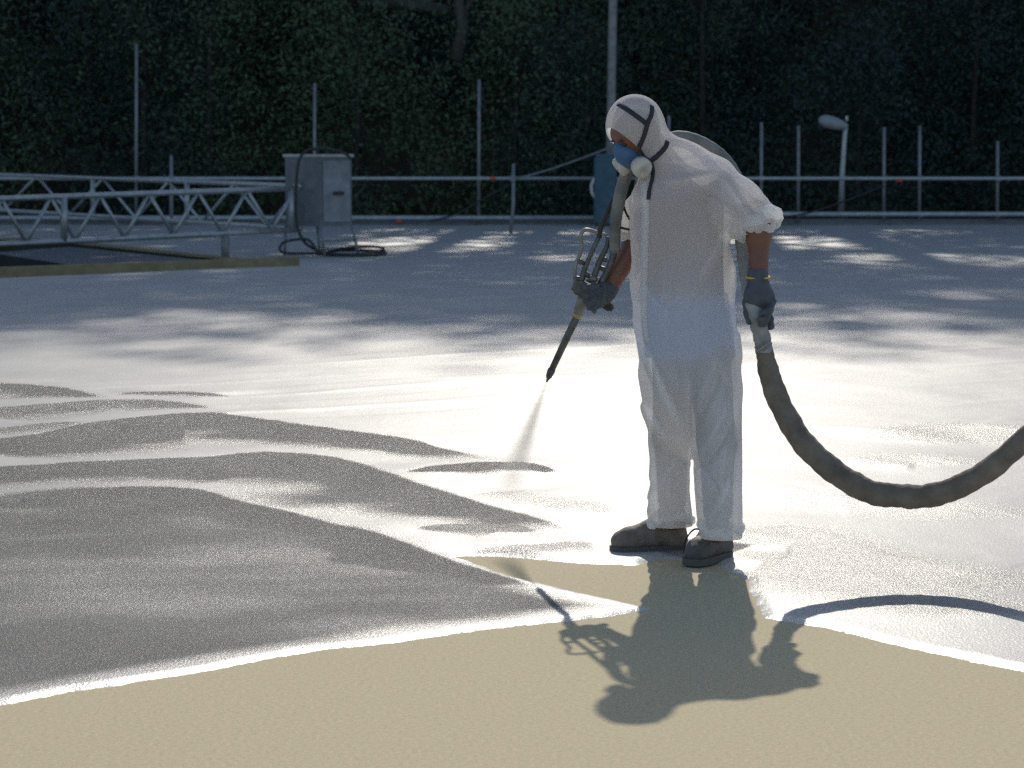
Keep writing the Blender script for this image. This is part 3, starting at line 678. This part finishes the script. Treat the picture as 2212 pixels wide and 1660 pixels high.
# respirator
resp = MB(); mc = HC+FN*.105-fup*.028
resp_f = Field(tuple(mc-Vector((.13,)*3)), tuple(mc+Vector((.13,)*3)), .004)
resp_f.ell(mc, (.042, .045, .042), 0); resp_f.cap(mc+fup*.03-FN*.002, mc-fup*.03, .022, .04, .03)
v, f = resp_f.mesh(); ro = mesh_np('respirator', v, f, M['maskblue'], person, True, ROOT)
for p, ax in ((J(1386, 362, -.115), Vector((.25, -.85, -.35))), (J(1341, 360, -.01), Vector((-.75, -.1, -.6)))):
    ax.normalize(); k = MB(); k.tube([p-ax*.03, p-ax*.022, p-ax*.02, p+ax*.008, p+ax*.016, p+ax*.016], [.018, .020, .036, .038, .032, .006], 24); k.build('filter', M['filter'], ro)
for pts, w in (([(1336, 226), (1352, 236), (1375, 252), (1396, 268)], .018), ([(1407, 229), (1407, 245), (1398, 268), (1390, 295), (1380, 318)], .018),
               ([(1441, 306), (1436, 320), (1420, 337), (1405, 348)], .018), ([(1380, 320), (1392, 338), (1406, 348)], .013)):
    ribbon(pts, w, .002, .003).build('strap', M['strap'], ro)
ribbon([(1405, 347), (1411, 366), (1411, 385), (1405, 410), (1402, 432)], .017, .002, .004).build('strap', M['strap'], ro)

# shoes
def shoe(heel, toe, w, m, near):
    heel = Vector(heel); toe = Vector(toe); d = (toe-heel); L = d.length; d.normalize(); s_ = Vector((-d.y, d.x, 0))
    root = empty('shoe', heel-ROOT); root.parent = person
    Fo = Field((min(heel.x, toe.x)-.12, min(heel.y, toe.y)-.12, FZ-.02), (max(heel.x, toe.x)+.12, max(heel.y, toe.y)+.12, FZ+.24), .005)
    z = lambda q: Vector((0, 0, FZ+q))
    Fo.cap(heel+d*.035+z(.045), heel+d*.05+z(.14), .045, .05, .02)
    Fo.chain([heel+d*.04+z(.05), heel+d*(L*.45)+z(.062), heel+d*(L*.72)+z(.05), heel+d*(L-.045)+z(.042)], [.045, .048, .046, .042], .02)
    Fo.cap(heel+d*.06+z(.12), heel+d*(L*.5)+z(.07), .05, .042, .03)
    Fo.F = np.maximum(Fo.F, (FZ+.022)-Fo.Z); Fo.F = np.maximum(Fo.F, Fo.Z-(FZ+.165))
    Fo.F += .002*fbm((Fo.X*40, Fo.Y*40, Fo.Z*40), 2)
    v, f = Fo.mesh(); mesh_np('upper', v, f, m, root, True, heel)
    k = MB(); out = []
    for t, ww in ((0, .55), (.05, .85), (.15, 1), (.35, .92), (.55, .98), (.75, 1.08), (.9, .95), (.97, .65), (1, .3)): out.append((t, ww))
    ring = [heel+d*(L*t)-s_*w*ww/2 for t, ww in out]+[heel+d*(L*t)+s_*w*ww/2 for t, ww in reversed(out)]
    n = len(ring); k.add([p+z(0) for p in ring]+[p+z(.026) for p in ring], [tuple(range(n))[::-1], tuple(range(n, 2*n))]+[(i, (i+1) % n, (i+1) % n+n, i+n) for i in range(n)], False)
    k.build('sole', M['sole'], root)
    k = MB()
    for i in range(4):
        p = heel+d*(L*(.42+.07*i))+z(.118-.011*i); k.tube([p-s_*.03-Vector((0, 0, .012)), p+Vector((0, 0, .004)), p+s_*.03-Vector((0, 0, .012))], .004, 6)
    if near:
        p = heel+d*(L*.5)+z(.11); k.tube(spline([p, p-Vector((.05, .0, -.01)), p-Vector((.085, .02, .03)), p-Vector((.09, .02, .075))], 6), .0035, 6)
    k.build('lace', M['strap'], root)
g1 = gnd(1478, 1192); g2 = gnd(1318, 1196)
shoe((g1.x, g1.y, 0), (g2.x, g2.y-.02, 0), .10, M['shoe'], False)
g1 = gnd(1566, 1205); shoe((g1.x, g1.y, 0), (g1.x-.15, g1.y-.225, 0), .10, M['shoedark'], True)

# gloves: five fingers each, closed on what they hold
def glove(parts, lo_, hi_, extra=None):
    Fo = Field(lo_, hi_, .0035)
    for pts, rads, kk in parts: Fo.chain(pts, rads, kk)
    v, f = Fo.mesh(); return mesh_np('glove', v, f, M['glove'], person, True, ROOT)
# left hand on the hose (hose passes down inside the fingers)
def hp(px, py, dy): return J(px, py, dy)
HD = -.215
parts = [([hp(1637, 592, -.2), hp(1638, 620, HD), hp(1640, 648, HD-.01)], [.038, .037, .042], .02),
         ([hp(1628, 640, HD-.02), hp(1652, 640, HD-.0)], [.036, .036], .02)]
for i, (a, b_, c_, e_) in enumerate((((1662, 632, -.19), (1670, 652, -.24), (1663, 672, -.285), (1646, 676, -.295)),
                                     ((1652, 650, -.20), (1664, 670, -.25), (1656, 690, -.29), (1640, 690, -.292)),
                                     ((1645, 655, -.22), (1655, 684, -.265), (1652, 700, -.285), (1642, 702, -.282)),
                                     ((1655, 660, -.19), (1664, 690, -.225), (1666, 706, -.235), (1660, 708, -.232)))):
    parts.append(([hp(1640, 640, HD), hp(*a), hp(*b_), hp(*c_), hp(*e_)], [.022, .0125, .0115, .0105, .009], .008))
parts.append(([hp(1622, 630, HD), hp(1613, 655, -.22), hp(1614, 678, -.235), hp(1618, 697, -.245)], [.02, .0145, .0125, .010], .01))
gl = glove(parts, tuple(hp(1590, 720, -.34)), tuple(hp(1690, 580, -.12)))
k = MB(); cw = hp(1637, 599, -.2); k.tube([cw+Vector((math.cos(a)*.0425, math.sin(a)*.0425, .004*math.sin(a))) for a in np.linspace(0, 2*math.pi, 30)], .004, 6, False); k.build('cuff_band', M['yellow'], gl)
# right hand round the gun
GD = .13
parts = [([RW, hp(1308, 632, GD), hp(1296, 640, GD)], [.034, .036, .04], .02), ([hp(1300, 628, GD), hp(1285, 650, GD)], [.034, .032], .02)]
for i, (a, b_, c_) in enumerate((((1282, 618, .07), (1266, 622, .05), (1262, 636, .08)), ((1283, 632, .06), (1266, 640, .045), (1264, 652, .08)),
                                 ((1286, 646, .06), (1272, 656, .05), (1272, 666, .085)), ((1294, 656, .07), (1282, 667, .065), (1284, 673, .095)))):
    parts.append(([hp(1300, 636, .11), hp(*a), hp(*b_), hp(*c_)], [.022, .0125, .0115, .0095], .008))
parts.append(([hp(1304, 622, .12), hp(1290, 608, .16), hp(1272, 610, .18), hp(1262, 620, .18)], [.02, .014, .012, .010], .01))
glove(parts, tuple(hp(1235, 690, .0)), tuple(hp(1350, 590, .25)))

# ------------------------------------------------------------------ spray gun
gun = empty('spray_gun', hp(1270, 640, GD), 'metal spray gun with long thin wand held in the gloved right hand', 'spray gun')
def gp(px, py, t=None, dy=None): return J(px, py, .12+(.26 if t is None else t)*0 + (dy or 0))
def gt(py): return .12+max(0, (py-640)/185)*.18
def seg(name, pts, rads, m, parent=gun, seg_=14, sub=0, wob=None):
    P = [J(a, b_, gt(b_)+(q[0] if q else 0)) for a, b_, *q in pts]
    if sub: P = spline(P, sub)
    r = rads if hasattr(rads, '__len__') and len(rads) == len(P) else ([rads]*len(P) if not hasattr(rads, '__len__') else list(np.interp(np.linspace(0, 1, len(P)), np.linspace(0, 1, len(rads)), rads)))
    k = MB(); k.tube(P, r, seg_, True, wob); return k.build(name, m, parent)
wd = seg('wand', [(1250, 677), (1222, 735), (1193, 797)], [.0145, .0145, .0125], M['gunmetal'])
seg('nozzle', [(1193, 797), (1191, 801), (1186, 813), (1183, 820), (1181, 825)], [.013, .0155, .0125, .006, .0035], M['gunmetal'], wd)
seg('collar', [(1262, 640), (1258, 652), (1250, 673), (1247, 681)], [.022, .023, .021, .016], M['steel'])
seg('coupling_ring', [(1249, 676), (1246, 684)], [.021, .019], M['brass'])
k = MB(); a, b_ = J(1246, 612, .12), J(1300, 650, .12); rot = Matrix.Rotation(-R(-30), 3, 'Y')
k.box(J(1270, 630, .125), (.10, .055, .06), Matrix.Rotation(R(25), 3, 'Y'), .008); k.box(J(1248, 619, .125), (.04, .05, .045), Matrix.Rotation(R(25), 3, 'Y'), .006); k.build('gun_body', M['gunmetal'], gun)
seg('grip', [(1285, 640), (1302, 655), (1316, 664), (1322, 668)], [.017, .017, .018, .012], M['black'])
seg('knob', [(1250, 612), (1243, 606), (1239, 603)], [.010, .012, .008], M['steel'])
seg('hanger_bar', [(1309, 509), (1290, 503), (1270, 497), (1259, 500), (1254, 514), (1257, 534), (1250, 556), (1243, 575), (1241, 604)], .0075, M['steel'], sub=6, seg_=10)
seg('feed_pipe', [(1296, 507), (1284, 533), (1270, 564), (1262, 585), (1256, 608)], [.0085, .0095, .009, .011, .012], M['gunmetal'], sub=8, seg_=12, wob=lambda i, a: 1+.16*math.sin(i*2.6))
seg('feed_pipe', [(1315, 512), (1310, 535), (1297, 561), (1288, 585), (1281, 606)], [.009, .010, .011, .012, .012], M['gunmetal'], sub=8, seg_=12, wob=lambda i, a: 1+.06*math.sin(i*1.9))
seg('feed_pipe', [(1328, 540), (1322, 562), (1312, 586), (1298, 612)], [.014, .013, .012, .014], M['gunmetal'], sub=6, seg_=12)
for a, b_ in (((1246, 562), (1262, 570)), ((1260, 588), (1278, 601)), ((1296, 578), (1316, 588)), ((1302, 563), (1312, 560)), ((1239, 600), (1262, 606))):
    seg('fitting', [a, ((a[0]+b_[0])/2, (a[1]+b_[1])/2), b_], [.008, .0105, .008], M['gunmetal'])
seg('ferrule', [(1283, 597, -.01), (1279, 608, -.01)], [.0145, .0145], M['steel'])

# ------------------------------------------------------------------ hoses
hz_ = empty('hose', ROOT+Vector((.3, -.2, 0)), 'heavy hose in dark cloth sleeve looping from the left hand off to the right', 'hose')
Pm = [(1650, 755, -.215), (1660, 800, -.23), (1688, 880, -.28), (1735, 955, -.35), (1800, 1018, -.42), (1880, 1062, -.47), (1955, 1073, -.50), (2030, 1066, -.53), (2110, 1032, -.56), (2212, 952, -.58), (2330, 850, -.58), (2480, 740, -.55), (2700, 640, -.5)]
P = spline([J(*p) for p in Pm], 16); rr_ = []
for i in range(len(P)):
    base = np.interp(i, [0, 20, 60, 110, 160, len(P)], [.030, .040, .044, .042, .038, .036]); rr_.append(base*(1+.035*math.sin(i*.53)+.02*math.sin(i*1.31)))
def lump(i, a): return 1+.035*math.sin(3*a+i*.21)+.05*max(0, math.sin(i*.36+a))**3*(1 if i > 70 else .3)
k = MB(); k.tube(P, rr_, 20, True, lump); k.build('cloth_sleeve', M['hose'], hz_)
P = spline([J(*p) for p in ((1652, 764, -.215), (1645, 725, -.225), (1636, 692, -.235), (1627, 655, -.225), (1618, 610, -.14), (1611, 560, -.08), (1606, 515, -.02), (1606, 470, .06))], 10)
k = MB(); k.tube(P, [.0315+.0015*math.sin(i*.9) for i in range(len(P))], 16, True, lambda i, a: 1+.02*math.sin(i*2.1+a)); k.build('taped_section', M['tape'], hz_)
for q_ in ((1650, 752, -.215), (1648, 741, -.219)):
    k = MB(); c_ = J(*q_); k.tube([c_+Vector((.003, 0, -.004)), c_+Vector((-.003, 0, .004))], .0355, 18); k.build('clamp', M['steel'], hz_)
P = spline([J(*p) for p in ((1606, 470, .06), (1604, 430, .13), (1585, 375, .16), (1552, 333, .16), (1505, 305, .13), (1455, 298, .09), (1405, 325, .10), (1365, 360, .08), (1348, 392, .06), (1337, 436, .06), (1330, 480, .08), (1327, 545, .11))], 10)
k = MB(); k.tube(P, [float(np.interp(i, [0, 60, 90, len(P)], [.027, .024, .024, .020])) for i in range(len(P))], 16, True, lambda i, a: 1+.025*math.sin(i*1.7+a)); k.build('shoulder_section', M['whip'], hz_)
hz2 = MB(); hz2.tube(spline([J(*p) for p in ((1350, 385, .09), (1328, 425, .10), (1310, 465, .11), (1297, 495, .12), (1294, 515, .12))], 8), .011, 10)
tag(hz2.build('air_hose', M['black'], None, J(1310, 465, .11)), 'thin black air hose running from the chest down to the gun', 'hose')
hz3 = MB(); hz3.tube(spline([J(*p) for p in ((1345, 440, .07), (1353, 462, .07), (1369, 490, .05), (1360, 496, .06), (1340, 492, .08))], 8), .0045, 8)
tag(hz3.build('cord', M['black'], None, J(1353, 462, .07)), 'thin black cord looped beside the right sleeve', 'cord')

# ------------------------------------------------------------------ spray mist: a thin cone of droplets
a, b_ = J(1181, 825, .30), None
tgt = gnd(1075, 1075); tgt = Vector((tgt.x, PY+.42, .03)); tgt = J(1085, 1090, .35); tgt.z = max(tgt.z, .03)
ax = tgt-a; L = ax.length; axn = ax/L; k = MB(); k.tube([a, a+ax*.15, a+ax*.4, a+ax*.7, a+ax], [.008, .022, .044, .07, .092], 24)
mo = k.build('spray_mist', M['foam'], None, a)
m = bpy.data.materials.new('spray_mist'); m.use_nodes = True; nt = m.node_tree; nt.nodes.remove(nt.nodes['Principled BSDF'])
vol = nt.nodes.new('ShaderNodeVolumePrincipled'); vol.inputs['Color'].default_value = (.92, .91, .88, 1); vol.inputs['Anisotropy'].default_value = .35
tc = nt.nodes.new('ShaderNodeTexCoord')
def vm(op, a_, b_=None):
    q = nt.nodes.new('ShaderNodeVectorMath'); q.operation = op; nt.links.new(a_, q.inputs[0])
    if b_ is not None: q.inputs[1].default_value = b_
    return q
def mm(op, a_, b_):
    q = nt.nodes.new('ShaderNodeMath'); q.operation = op; q.use_clamp = False
    for i_, t_ in enumerate((a_, b_)):
        if hasattr(t_, 'links'): nt.links.new(t_, q.inputs[i_])
        else: q.inputs[i_].default_value = t_
    return q.outputs[0]
along = vm('DOT_PRODUCT', tc.outputs['Object'], axn).outputs['Value']
off = vm('LENGTH', vm('CROSS_PRODUCT', tc.outputs['Object'], axn).outputs[0]).outputs['Value']
rad = mm('ADD', mm('MULTIPLY', along, .085/L), .006)
core = mm('MAXIMUM', mm('SUBTRACT', 1.0, mm('DIVIDE', off, rad)), 0.0)
fade = mm('POWER', mm('MAXIMUM', mm('SUBTRACT', 1.0, mm('DIVIDE', along, L)), 0.0), 1.3)
dens = mm('MULTIPLY', mm('MULTIPLY', core, fade), 60.0)
nt.links.new(dens, vol.inputs['Density'])
nt.links.new(vol.outputs[0], nt.nodes['Material Output'].inputs['Volume'])
mo.data.materials.clear(); mo.data.materials.append(m)
tag(mo, 'pale cone of spray mist leaving the wand tip', 'spray mist', kind='stuff')
